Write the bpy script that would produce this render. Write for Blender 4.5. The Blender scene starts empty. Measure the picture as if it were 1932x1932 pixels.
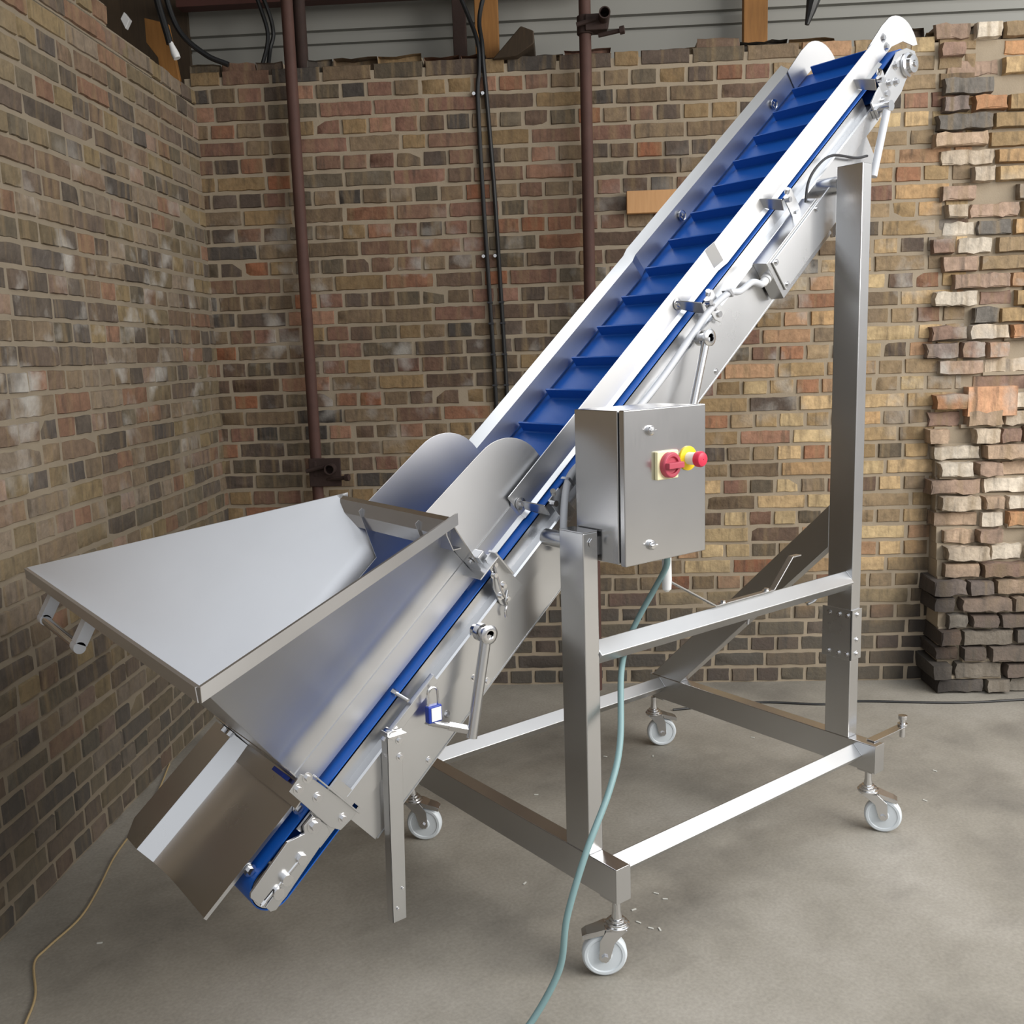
import bpy, math, random
from mathutils import Vector, Matrix
rnd = random.Random(7)
sc = bpy.context.scene
COL = sc.collection
# ------------------------------------------------------------------ camera
CAM = Vector((-1.67378, -1.76614, 1.70826))
cr = Vector((0.78890331, -0.6137159, -0.03137466)); cu = Vector((0.12401812, 0.10899873, 0.98627521)); cw = Vector((0.60187297, 0.7819668, -0.16210135))
cd = bpy.data.cameras.new('camera'); cam = bpy.data.objects.new('camera', cd); COL.objects.link(cam)
cam.matrix_world = Matrix(((cr.x, cu.x, -cw.x, CAM.x), (cr.y, cu.y, -cw.y, CAM.y), (cr.z, cu.z, -cw.z, CAM.z), (0, 0, 0, 1)))
cd.sensor_width = 36; cd.lens = 34.1889; cd.clip_start = 0.05; cd.clip_end = 200
sc.camera = cam
# ------------------------------------------------------------------ light
BX, BY = 0.75575214, -0.65485777           # room direction along the back wall (to the right)
Bv = Vector((BX, BY, 0)); Dv = Vector((-BY, BX, 0))   # Dv: into the back wall
DB, DL = 2.4136, -1.8152
def room(b, d, z): return Bv*(b+DL) + Dv*(d+DB) + Vector((0, 0, z))   # b from left corner, d behind back wall face, z up
w = bpy.data.worlds.new('world'); sc.world = w; w.use_nodes = True
nt = w.node_tree; bg = nt.nodes['Background']
bg.inputs['Strength'].default_value = 1.0
_tc = nt.nodes.new('ShaderNodeTexCoord'); _sp = nt.nodes.new('ShaderNodeSeparateXYZ'); _cr = nt.nodes.new('ShaderNodeValToRGB')
nt.links.new(_tc.outputs['Generated'], _sp.inputs[0]); nt.links.new(_sp.outputs['Z'], _cr.inputs['Fac']); nt.links.new(_cr.outputs['Color'], bg.inputs['Color'])
_e = _cr.color_ramp.elements; _e[0].position = 0.0; _e[0].color = (0.42, 0.41, 0.40, 1); _e[1].position = 0.75; _e[1].color = (1.0, 1.04, 1.10, 1)
_x = _e.new(0.12); _x.color = (0.54, 0.55, 0.56, 1)
def area(name, loc, target, sx, sy, power, col):
    l = bpy.data.lights.new(name, 'AREA'); l.shape = 'RECTANGLE'; l.size = sx; l.size_y = sy; l.energy = power; l.color = col
    o = bpy.data.objects.new(name, l); COL.objects.link(o); o.location = loc
    o.rotation_euler = (Vector(target)-Vector(loc)).to_track_quat('-Z', 'Y').to_euler(); return o
area('open_doorway_daylight', room(7.2, -3.9, 3.5), room(3.3, -0.4, 0.7), 5.0, 2.4, 350, (1.0, 0.96, 0.90))
area('roof_light_daylight', room(3.6, -3.0, 6.2), room(2.6, -1.6, 0), 4.0, 4.0, 110, (0.95, 0.98, 1.0))
vs = sc.view_settings; vs.view_transform = 'Standard'; vs.look = 'None'; vs.gamma = 1; vs.use_curve_mapping = False; vs.exposure = 0.12
try: sc.display_settings.display_device = 'sRGB'
except Exception: pass

# ------------------------------------------------------------------ helpers
def lin(h):
    if isinstance(h, str): h = [int(h[i:i+2], 16)/255 for i in (0, 2, 4)]
    return tuple(c/12.92 if c <= 0.04045 else ((c+0.055)/1.055)**2.4 for c in h)
class MB:
    def __init__(s): s.v = []; s.f = []; s.m = []; s.c = []
    def add(s, vs_, fs, m=0, col=None):
        b = len(s.v); s.v += [Vector(x) for x in vs_]
        for f in fs: s.f.append([b+i for i in f]); s.m.append(m); s.c.append(col)
        return s
    def obox(s, O, ax, ay, az, lo, hi, m=0):
        O = Vector(O); ax = Vector(ax); ay = Vector(ay); az = Vector(az)
        P = [O+ax*x+ay*y+az*z for z in (lo[2], hi[2]) for y in (lo[1], hi[1]) for x in (lo[0], hi[0])]
        F = [(0, 2, 3, 1), (4, 5, 7, 6), (0, 1, 5, 4), (2, 6, 7, 3), (0, 4, 6, 2), (1, 3, 7, 5)]
        if ax.cross(ay).dot(az) < 0: F = [tuple(reversed(f)) for f in F]
        return s.add(P, F, m)
    def box(s, lo, hi, m=0): return s.obox((0, 0, 0), (1, 0, 0), (0, 1, 0), (0, 0, 1), lo, hi, m)
    def cyl(s, p0, p1, r, seg=16, r2=None, cap=True, m=0, ph=0.0):
        p0 = Vector(p0); p1 = Vector(p1); d = (p1-p0).normalized()
        a = d.orthogonal().normalized(); b = d.cross(a)
        r2 = r if r2 is None else r2
        P = []; 
        for i in range(seg):
            t = 2*math.pi*i/seg+ph; P.append(p0+(a*math.cos(t)+b*math.sin(t))*r)
        for i in range(seg):
            t = 2*math.pi*i/seg+ph; P.append(p1+(a*math.cos(t)+b*math.sin(t))*r2)
        F = [(i, (i+1) % seg, seg+(i+1) % seg, seg+i) for i in range(seg)]
        if cap: F += [tuple(reversed(range(seg))), tuple(range(seg, 2*seg))]
        return s.add(P, F, m)
    def lathe(s, O, d, prof, seg=32, m=0):      # prof: (distance along d, radius)
        O = Vector(O); d = Vector(d).normalized(); a = d.orthogonal().normalized(); b = d.cross(a)
        P = []; n = len(prof)
        for h, r in prof:
            for i in range(seg):
                t = 2*math.pi*i/seg; P.append(O+d*h+(a*math.cos(t)+b*math.sin(t))*max(r, 1e-5))
        F = []
        for k in range(n-1):
            for i in range(seg): F.append((k*seg+i, k*seg+(i+1) % seg, (k+1)*seg+(i+1) % seg, (k+1)*seg+i))
        return s.add(P, F, m)
    def tube(s, pts, r, seg=10, m=0, cap=True):
        pts = [Vector(p) for p in pts]; n = len(pts); P = []; a = None
        for i, p in enumerate(pts):
            d = (pts[min(i+1, n-1)]-pts[max(i-1, 0)]).normalized()
            a = d.orthogonal().normalized() if a is None else (a-d*a.dot(d)).normalized()
            b = d.cross(a); rr = r[i] if isinstance(r, (list, tuple)) else r
            for k in range(seg):
                t = 2*math.pi*k/seg; P.append(p+(a*math.cos(t)+b*math.sin(t))*rr)
        F = [(i*seg+k, i*seg+(k+1) % seg, (i+1)*seg+(k+1) % seg, (i+1)*seg+k) for i in range(n-1) for k in range(seg)]
        if cap: F += [tuple(reversed(range(seg))), tuple(range((n-1)*seg, n*seg))]
        return s.add(P, F, m)
    def prism(s, poly, vec, m=0):
        poly = [Vector(p) for p in poly]; vec = Vector(vec); n = len(poly)
        nrm = sum(((poly[i]-poly[0]).cross(poly[(i+1) % n]-poly[0]) for i in range(n)), Vector())
        if nrm.dot(vec) < 0: poly = poly[::-1]
        P = poly+[p+vec for p in poly]
        F = [tuple(reversed(range(n))), tuple(range(n, 2*n))]+[(i, (i+1) % n, n+(i+1) % n, n+i) for i in range(n)]
        return s.add(P, F, m)
    def strip(s, prof, vec, m=0):
        prof = [Vector(p) for p in prof]; vec = Vector(vec); n = len(prof)
        return s.add(prof+[p+vec for p in prof], [(i, i+1, n+i+1, n+i) for i in range(n-1)], m)
    def grid(s, rows, m=0):
        n = len(rows[0]); P = [Vector(p) for r in rows for p in r]
        return s.add(P, [(k*n+i, k*n+i+1, (k+1)*n+i+1, (k+1)*n+i) for k in range(len(rows)-1) for i in range(n-1)], m)
def obj(name, mb, mats, parent=None, bevel=0, solid=0, ang=35, label=None, soff=0, seg=2):
    me = bpy.data.meshes.new(name); me.from_pydata([tuple(v) for v in mb.v], [], mb.f); me.update()
    mats = mats if isinstance(mats, (list, tuple)) else [mats]
    for m in mats: me.materials.append(m)
    for p, mi in zip(me.polygons, mb.m): p.material_index = mi; p.use_smooth = True
    if any(c is not None for c in mb.c):
        at = me.color_attributes.new('brick_colour', 'FLOAT_COLOR', 'CORNER')
        for p, c in zip(me.polygons, mb.c):
            for li in p.loop_indices: at.data[li].color = (*(c or (0.3, 0.28, 0.25)), 1)
    me.set_sharp_from_angle(angle=math.radians(ang))
    o = bpy.data.objects.new(name, me); COL.objects.link(o)
    if solid:
        q = o.modifiers.new('thickness', 'SOLIDIFY'); q.thickness = solid; q.offset = soff
        q = o.modifiers.new('folds', 'EDGE_SPLIT'); q.split_angle = math.radians(ang); q.use_edge_sharp = False
    if bevel: q = o.modifiers.new('edge', 'BEVEL'); q.width = bevel; q.segments = seg; q.limit_method = 'ANGLE'; q.angle_limit = math.radians(40); q.harden_normals = True
    if parent: o.parent = parent
    if label: o['label'] = label
    return o
def empty(name, loc): 
    o = bpy.data.objects.new(name, None); COL.objects.link(o); o.location = loc; o.empty_display_size = 0.1; return o
def tag(o, label=None, cat=None, group=None, kind=None):
    if label: o['label'] = label
    if cat: o['category'] = cat
    if group: o['group'] = group
    if kind: o['kind'] = kind
    return o
def spline(pts, n=8):
    pts = [Vector(p) for p in pts]; P = [pts[0]*2-pts[1]]+pts+[pts[-1]*2-pts[-2]]; out = []
    for i in range(1, len(P)-2):
        a, b, c, d = P[i-1:i+3]
        for k in range(n):
            t = k/n; out.append(0.5*((2*b)+(c-a)*t+(2*a-5*b+4*c-d)*t*t+(3*b-a-3*c+d)*t**3))
    out.append(pts[-1]); return out

# ------------------------------------------------------------------ materials
def newmat(name):
    m = bpy.data.materials.new(name); m.use_nodes = True
    return m, m.node_tree, m.node_tree.nodes['Principled BSDF']
def N(nt, t, **k):
    n = nt.nodes.new(t)
    for a, b in k.items(): setattr(n, a, b)
    return n
def plain(name, col, rough=0.5, metal=0.0, bump=0.0, bscale=200, var=0.0, vscale=8):
    m, nt, p = newmat(name); c = lin(col)
    p.inputs['Base Color'].default_value = (*c, 1); p.inputs['Roughness'].default_value = rough; p.inputs['Metallic'].default_value = metal
    tc = N(nt, 'ShaderNodeTexCoord')
    if var:
        no = N(nt, 'ShaderNodeTexNoise'); no.inputs['Scale'].default_value = vscale; no.inputs['Detail'].default_value = 5
        nt.links.new(tc.outputs['Object'], no.inputs['Vector'])
        mx = N(nt, 'ShaderNodeMix', data_type='RGBA'); nt.links.new(no.outputs['Fac'], mx.inputs['Factor'])
        mx.inputs['A'].default_value = (*[x*(1-var) for x in c], 1); mx.inputs['B'].default_value = (*[min(1, x*(1+var)) for x in c], 1)
        nt.links.new(mx.outputs['Result'], p.inputs['Base Color'])
    if bump:
        no = N(nt, 'ShaderNodeTexNoise'); no.inputs['Scale'].default_value = bscale; no.inputs['Detail'].default_value = 3
        nt.links.new(tc.outputs['Object'], no.inputs['Vector'])
        b = N(nt, 'ShaderNodeBump'); b.inputs['Strength'].default_value = bump; b.inputs['Distance'].default_value = 0.002
        nt.links.new(no.outputs['Fac'], b.inputs['Height']); nt.links.new(b.outputs['Normal'], p.inputs['Normal'])
    return m
def steel(name, col=(0.66, 0.665, 0.675), rough=0.3, stretch=(4, 60, 60), rvar=0.10):
    m, nt, p = newmat(name)
    p.inputs['Metallic'].default_value = 1.0
    tc = N(nt, 'ShaderNodeTexCoord'); mp = N(nt, 'ShaderNodeMapping'); mp.inputs['Scale'].default_value = stretch
    nt.links.new(tc.outputs['Object'], mp.inputs['Vector'])
    no = N(nt, 'ShaderNodeTexNoise'); no.inputs['Scale'].default_value = 6; no.inputs['Detail'].default_value = 4
    nt.links.new(mp.outputs['Vector'], no.inputs['Vector'])
    n2 = N(nt, 'ShaderNodeTexNoise'); n2.inputs['Scale'].default_value = 5; n2.inputs['Detail'].default_value = 6
    nt.links.new(tc.outputs['Object'], n2.inputs['Vector'])
    r = N(nt, 'ShaderNodeMapRange'); r.inputs['To Min'].default_value = rough-rvar/2; r.inputs['To Max'].default_value = rough+rvar
    ad = N(nt, 'ShaderNodeMath', operation='ADD'); ad.use_clamp = True
    hf = N(nt, 'ShaderNodeMath', operation='MULTIPLY'); hf.inputs[1].default_value = 0.5
    nt.links.new(no.outputs['Fac'], ad.inputs[0]); nt.links.new(n2.outputs['Fac'], ad.inputs[1]); nt.links.new(ad.outputs[0], hf.inputs[0])
    nt.links.new(hf.outputs[0], r.inputs['Value']); nt.links.new(r.outputs['Result'], p.inputs['Roughness'])
    mx = N(nt, 'ShaderNodeMix', data_type='RGBA'); mx.inputs['A'].default_value = (*[c*0.93 for c in col], 1); mx.inputs['B'].default_value = (*[min(1, c*1.05) for c in col], 1)
    nt.links.new(n2.outputs['Fac'], mx.inputs['Factor']); nt.links.new(mx.outputs['Result'], p.inputs['Base Color'])
    b = N(nt, 'ShaderNodeBump'); b.inputs['Strength'].default_value = 0.05 if min(stretch) < 10 < max(stretch) else 0.0; b.inputs['Distance'].default_value = 0.0006
    nt.links.new(no.outputs['Fac'], b.inputs['Height'])
    if max(stretch) > 10 > min(stretch): nt.links.new(b.outputs['Normal'], p.inputs['Normal'])
    return m
M_FRAME = steel('brushed_stainless_tube', rough=0.24, stretch=(60, 60, 3))
M_RAIL = steel('brushed_stainless_rail', (0.62, 0.625, 0.63), rough=0.34, stretch=(3, 60, 60))
M_SHEET = steel('satin_stainless_sheet', rough=0.27, stretch=(0.8, 0.8, 0.8), rvar=0.07)
M_HOP = steel('dull_stainless_sheet', (0.66, 0.665, 0.68), rough=0.38, stretch=(0.8, 0.8, 0.8), rvar=0.08)
M_GUARD = steel('matt_stainless_guard', (0.62, 0.625, 0.635), rough=0.36, stretch=(0.8, 0.8, 0.8), rvar=0.07)
M_BOX = steel('brushed_stainless_door', (0.60, 0.60, 0.605), rough=0.22, stretch=(60, 60, 3))
M_POL = steel('polished_steel', (0.72, 0.72, 0.73), rough=0.16, stretch=(10, 10, 10), rvar=0.06)
M_BELT = plain('blue_belt', (0.09, 0.36, 0.72), 0.40, bump=0.05, bscale=300)
M_BLUE = plain('blue_plastic', '1c3a9c', 0.35)
M_WHEEL = plain('white_nylon', 'd3dadf', 0.42, var=0.05)
M_WHITE = plain('white_plastic', 'e8e9ea', 0.4)
M_PVC = plain('pale_grey_pvc', 'c9ccd2', 0.4)
M_CREAM = plain('cream_plastic', 'efe6bb', 0.45)
M_RED = plain('red_plastic', 'd8324f', 0.4)
M_REDD = plain('dull_red_plastic', 'b8485a', 0.45)
M_YEL = plain('yellow_plastic', 'f0cf18', 0.4)
M_RUST = plain('rusty_painted_tube', '4f352e', 0.75, bump=0.3, bscale=120, var=0.3, vscale=14)
M_RUST2 = plain('dark_rusty_steel', '33231e', 0.8, bump=0.4, bscale=90, var=0.35, vscale=20)
M_BLACK = plain('black_cable', '191a1c', 0.45)
M_DGREY = plain('dark_rubber', '2b2c30', 0.6)
M_CORD = plain('cream_cord', 'b09a72', 0.6)
M_CABLE = plain('grey_green_cable', '7f9d9f', 0.45)
M_CHIP = plain('white_chip', 'cfcfc8', 0.7)
def wood(name, a, b, sc_=3.0):
    m, nt, p = newmat(name); tc = N(nt, 'ShaderNodeTexCoord'); mp = N(nt, 'ShaderNodeMapping'); mp.inputs['Scale'].default_value = (30, 30, 3)
    nt.links.new(tc.outputs['Object'], mp.inputs['Vector'])
    no = N(nt, 'ShaderNodeTexNoise'); no.inputs['Scale'].default_value = sc_; no.inputs['Detail'].default_value = 5; nt.links.new(mp.outputs['Vector'], no.inputs['Vector'])
    mx = N(nt, 'ShaderNodeMix', data_type='RGBA'); mx.inputs['A'].default_value = (*lin(a), 1); mx.inputs['B'].default_value = (*lin(b), 1)
    nt.links.new(no.outputs['Fac'], mx.inputs['Factor']); nt.links.new(mx.outputs['Result'], p.inputs['Base Color']); p.inputs['Roughness'].default_value = 0.7
    return m
M_WOOD = wood('orange_timber', '7a5327', 'a5733a')
M_PLANK = wood('pale_pine', 'b98a5a', 'd0a273')
M_DWOOD = wood('dark_old_timber', '2e251b', '4a3b2a')

def brick_mat(name, soot=0.0, efflo=0.5, sat=1.0):
    m, nt, p = newmat(name); L = nt.links
    at = N(nt, 'ShaderNodeVertexColor', layer_name='brick_colour')
    geo = N(nt, 'ShaderNodeNewGeometry'); sep = N(nt, 'ShaderNodeSeparateXYZ'); L.new(geo.outputs['Position'], sep.inputs[0])
    n1 = N(nt, 'ShaderNodeTexNoise'); n1.inputs['Scale'].default_value = 26; n1.inputs['Detail'].default_value = 8; n1.inputs['Roughness'].default_value = 0.65
    L.new(geo.outputs['Position'], n1.inputs['Vector'])
    mr = N(nt, 'ShaderNodeMapRange'); mr.inputs['From Min'].default_value = 0.25; mr.inputs['From Max'].default_value = 0.75; mr.inputs['To Min'].default_value = 0.7; mr.inputs['To Max'].default_value = 1.35
    L.new(n1.outputs['Fac'], mr.inputs['Value'])
    mul = N(nt, 'ShaderNodeVectorMath', operation='SCALE'); L.new(at.outputs['Color'], mul.inputs[0]); L.new(mr.outputs['Result'], mul.inputs['Scale'])
    # vertical stain streaks (dirt washed down the bricks)
    mp = N(nt, 'ShaderNodeMapping'); mp.inputs['Scale'].default_value = (16, 16, 1.6); L.new(geo.outputs['Position'], mp.inputs['Vector'])
    n2 = N(nt, 'ShaderNodeTexNoise'); n2.inputs['Scale'].default_value = 1.6; n2.inputs['Detail'].default_value = 4; L.new(mp.outputs['Vector'], n2.inputs['Vector'])
    r2 = N(nt, 'ShaderNodeMapRange'); r2.inputs['From Min'].default_value = 0.5; r2.inputs['From Max'].default_value = 0.72; r2.inputs['To Max'].default_value = 0.65; L.new(n2.outputs['Fac'], r2.inputs['Value'])
    m1 = N(nt, 'ShaderNodeMix', data_type='RGBA'); L.new(r2.outputs['Result'], m1.inputs['Factor']); L.new(mul.outputs[0], m1.inputs['A']); m1.inputs['B'].default_value = (*lin('8a7658'), 1)
    n2b = N(nt, 'ShaderNodeTexNoise'); n2b.inputs['Scale'].default_value = 2.1; n2b.inputs['Detail'].default_value = 4
    mpb = N(nt, 'ShaderNodeMapping'); mpb.inputs['Scale'].default_value = (14, 14, 2.2); mpb.inputs['Location'].default_value = (3, 7, 5); L.new(geo.outputs['Position'], mpb.inputs['Vector']); L.new(mpb.outputs['Vector'], n2b.inputs['Vector'])
    r2b = N(nt, 'ShaderNodeMapRange'); r2b.inputs['From Min'].default_value = 0.56; r2b.inputs['From Max'].default_value = 0.74; r2b.inputs['To Max'].default_value = 0.6; L.new(n2b.outputs['Fac'], r2b.inputs['Value'])
    m1b = N(nt, 'ShaderNodeMix', data_type='RGBA'); L.new(r2b.outputs['Result'], m1b.inputs['Factor']); L.new(m1.outputs['Result'], m1b.inputs['A']); m1b.inputs['B'].default_value = (*lin('3c3833'), 1)
    # white efflorescence in a band at mid height
    n3 = N(nt, 'ShaderNodeTexNoise'); n3.inputs['Scale'].default_value = 5.5; n3.inputs['Detail'].default_value = 7; L.new(geo.outputs['Position'], n3.inputs['Vector'])
    r3 = N(nt, 'ShaderNodeMapRange'); r3.inputs['From Min'].default_value = 0.55; r3.inputs['From Max'].default_value = 0.70; L.new(n3.outputs['Fac'], r3.inputs['Value'])
    za = N(nt, 'ShaderNodeMapRange'); za.inputs['From Min'].default_value = 1.0; za.inputs['From Max'].default_value = 1.6; L.new(sep.outputs['Z'], za.inputs['Value'])
    zb_ = N(nt, 'ShaderNodeMapRange'); zb_.inputs['From Min'].default_value = 2.7; zb_.inputs['From Max'].default_value = 2.1; L.new(sep.outputs['Z'], zb_.inputs['Value'])
    q = N(nt, 'ShaderNodeMath', operation='MULTIPLY'); L.new(za.outputs['Result'], q.inputs[0]); L.new(zb_.outputs['Result'], q.inputs[1])
    q2 = N(nt, 'ShaderNodeMath', operation='MULTIPLY'); L.new(q.outputs[0], q2.inputs[0]); L.new(r3.outputs['Result'], q2.inputs[1])
    q3 = N(nt, 'ShaderNodeMath', operation='MULTIPLY'); L.new(q2.outputs[0], q3.inputs[0]); q3.inputs[1].default_value = efflo
    m2 = N(nt, 'ShaderNodeMix', data_type='RGBA'); L.new(q3.outputs[0], m2.inputs['Factor']); L.new(m1b.outputs['Result'], m2.inputs['A']); m2.inputs['B'].default_value = (*lin('aeaaa3'), 1)
    # damp, sooty foot of the wall
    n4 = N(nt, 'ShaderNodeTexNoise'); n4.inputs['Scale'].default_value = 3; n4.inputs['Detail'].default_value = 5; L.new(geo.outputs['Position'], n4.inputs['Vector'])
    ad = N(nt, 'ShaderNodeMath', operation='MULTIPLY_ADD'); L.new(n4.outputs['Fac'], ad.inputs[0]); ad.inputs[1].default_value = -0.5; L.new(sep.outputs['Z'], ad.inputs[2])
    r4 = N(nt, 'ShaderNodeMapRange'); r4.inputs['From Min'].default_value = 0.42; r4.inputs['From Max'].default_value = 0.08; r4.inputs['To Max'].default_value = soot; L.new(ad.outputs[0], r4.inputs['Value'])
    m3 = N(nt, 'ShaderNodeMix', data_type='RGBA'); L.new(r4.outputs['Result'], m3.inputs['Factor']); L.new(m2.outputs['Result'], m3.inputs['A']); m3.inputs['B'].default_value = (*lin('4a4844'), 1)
    dt = N(nt, 'ShaderNodeVectorMath', operation='DOT_PRODUCT'); L.new(geo.outputs['Position'], dt.inputs[0]); dt.inputs[1].default_value = (BX, BY, 0)  # darker along the pier's left edge, widening towards the floor
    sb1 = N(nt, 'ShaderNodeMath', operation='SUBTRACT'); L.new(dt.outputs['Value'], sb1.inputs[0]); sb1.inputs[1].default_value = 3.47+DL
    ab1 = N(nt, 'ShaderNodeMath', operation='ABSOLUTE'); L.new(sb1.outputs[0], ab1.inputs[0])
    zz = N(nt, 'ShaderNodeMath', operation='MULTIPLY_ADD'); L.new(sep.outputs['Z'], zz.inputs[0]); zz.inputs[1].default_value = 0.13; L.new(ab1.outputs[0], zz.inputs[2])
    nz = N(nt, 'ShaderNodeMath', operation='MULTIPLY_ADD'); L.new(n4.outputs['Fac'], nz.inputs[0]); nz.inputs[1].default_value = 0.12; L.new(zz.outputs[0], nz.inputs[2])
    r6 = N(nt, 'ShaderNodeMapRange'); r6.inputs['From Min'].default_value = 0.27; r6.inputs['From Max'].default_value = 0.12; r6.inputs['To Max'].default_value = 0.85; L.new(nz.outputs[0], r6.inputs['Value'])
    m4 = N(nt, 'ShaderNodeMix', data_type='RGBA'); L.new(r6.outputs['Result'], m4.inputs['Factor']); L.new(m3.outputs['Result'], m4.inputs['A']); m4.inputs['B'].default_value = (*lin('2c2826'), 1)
    L.new(m4.outputs['Result'], p.inputs['Base Color']); p.inputs['Roughness'].default_value = 0.9
    b = N(nt, 'ShaderNodeBump'); b.inputs['Strength'].default_value = 0.6; b.inputs['Distance'].default_value = 0.006
    n5 = N(nt, 'ShaderNodeTexNoise'); n5.inputs['Scale'].default_value = 60; n5.inputs['Detail'].default_value = 6; L.new(geo.outputs['Position'], n5.inputs['Vector'])
    L.new(n5.outputs['Fac'], b.inputs['Height']); L.new(b.outputs['Normal'], p.inputs['Normal'])
    return m
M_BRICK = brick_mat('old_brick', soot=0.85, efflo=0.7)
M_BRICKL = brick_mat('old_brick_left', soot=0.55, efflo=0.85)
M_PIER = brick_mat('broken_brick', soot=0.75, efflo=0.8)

def concrete():
    m, nt, p = newmat('concrete_floor'); L = nt.links; geo = N(nt, 'ShaderNodeNewGeometry')
    n1 = N(nt, 'ShaderNodeTexNoise'); n1.inputs['Scale'].default_value = 1.3; n1.inputs['Detail'].default_value = 8; n1.inputs['Roughness'].default_value = 0.62; L.new(geo.outputs['Position'], n1.inputs['Vector'])
    cr_ = N(nt, 'ShaderNodeValToRGB'); e = cr_.color_ramp.elements; e[0].position = 0.3; e[0].color = (*lin('726e67'), 1); e[1].position = 0.72; e[1].color = (*lin('a5a097'), 1)
    x = e.new(0.5); x.color = (*lin('918c82'), 1); L.new(n1.outputs['Fac'], cr_.inputs['Fac'])
    mp = N(nt, 'ShaderNodeMapping'); mp.inputs['Rotation'].default_value = (0, 0, -0.71); mp.inputs['Scale'].default_value = (1.2, 2.2, 1); L.new(geo.outputs['Position'], mp.inputs['Vector'])
    n2 = N(nt, 'ShaderNodeTexNoise'); n2.inputs['Scale'].default_value = 2.2; n2.inputs['Detail'].default_value = 7; L.new(mp.outputs['Vector'], n2.inputs['Vector'])
    r2 = N(nt, 'ShaderNodeMapRange'); r2.inputs['From Min'].default_value = 0.57; r2.inputs['From Max'].default_value = 0.75; r2.inputs['To Max'].default_value = 0.32; L.new(n2.outputs['Fac'], r2.inputs['Value'])
    m1 = N(nt, 'ShaderNodeMix', data_type='RGBA'); L.new(r2.outputs['Result'], m1.inputs['Factor']); L.new(cr_.outputs['Color'], m1.inputs['A']); m1.inputs['B'].default_value = (*lin('57524c'), 1)
    n3 = N(nt, 'ShaderNodeTexNoise'); n3.inputs['Scale'].default_value = 90; n3.inputs['Detail'].default_value = 4; L.new(geo.outputs['Position'], n3.inputs['Vector'])
    m2 = N(nt, 'ShaderNodeMix', data_type='RGBA', blend_type='OVERLAY'); m2.inputs['Factor'].default_value = 0.25; L.new(m1.outputs['Result'], m2.inputs['A']); L.new(n3.outputs['Fac'], m2.inputs['B'])
    L.new(m2.outputs['Result'], p.inputs['Base Color']); p.inputs['Roughness'].default_value = 0.62
    r3 = N(nt, 'ShaderNodeMapRange'); r3.inputs['To Min'].default_value = 0.5; r3.inputs['To Max'].default_value = 0.8; L.new(n1.outputs['Fac'], r3.inputs['Value']); L.new(r3.outputs['Result'], p.inputs['Roughness'])
    b = N(nt, 'ShaderNodeBump'); b.inputs['Strength'].default_value = 0.15; b.inputs['Distance'].default_value = 0.004; L.new(n3.outputs['Fac'], b.inputs['Height']); L.new(b.outputs['Normal'], p.inputs['Normal'])
    return m
M_FLOOR = concrete()
M_MORTAR = plain('lime_mortar', '9a8d7a', 0.95, bump=0.5, bscale=140, var=0.18, vscale=9)
M_MORTL = plain('dirty_lime_mortar', '877c6b', 0.95, bump=0.5, bscale=140, var=0.2, vscale=9)
M_CLAD = plain('grey_sheet_cladding', '8d8d88', 0.6, var=0.06, vscale=3)
M_CLADD = plain('red_oxide_steel', '4a2a24', 0.7, var=0.2)

# ------------------------------------------------------------------ setting: floor, brick walls, cladding
fl = MB(); fl.add([room(-3, 1.0, 0), room(-3, -9, 0), room(9, -9, 0), room(9, 1.0, 0)], [(0, 1, 2, 3)])
tag(obj('floor', fl, M_FLOOR), 'grey stained concrete floor under the conveyor', 'floor', kind='structure')
PAL = [('6f5546', 6), ('77584a', 5), ('5f4d40', 6), ('7f5a45', 3), ('54483f', 5), ('6b5a47', 6), ('806a4c', 4), ('48423d', 3), ('86583f', 2), ('756450', 5), ('8d6a56', 3), ('5a5042', 4)]
PALL = [('6f5d4d', 6), ('746553', 6), ('62554a', 5), ('775d4a', 3), ('595047', 5), ('72654f', 6), ('7d6d51', 4), ('524b45', 2), ('7a5d4b', 2.5), ('7b6e5f', 5), ('806c5e', 3), ('635a4b', 5)]
PALR = [('a07f62', 4), ('9a825f', 6), ('a98a64', 4), ('8d795e', 6), ('b89d76', 5), ('936a50', 2), ('7d6c57', 4), ('b09a75', 5)]  # brick tones lightened to carry the brighter light on the right
PALP = [('ab947e', 5), ('b9aa97', 6), ('a87d5c', 3), ('b58a64', 2), ('8d7466', 4), ('c3b8a8', 6), ('7a6d66', 4), ('9c8574', 5), ('68635d', 3)]
def pick(pal):
    t = rnd.random()*sum(q for _, q in pal)
    for h, q in pal:
        t -= q
        if t <= 0: break
    c = lin(h); k = rnd.uniform(0.82, 1.18); return tuple(min(1, x*k) for x in c)
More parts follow.
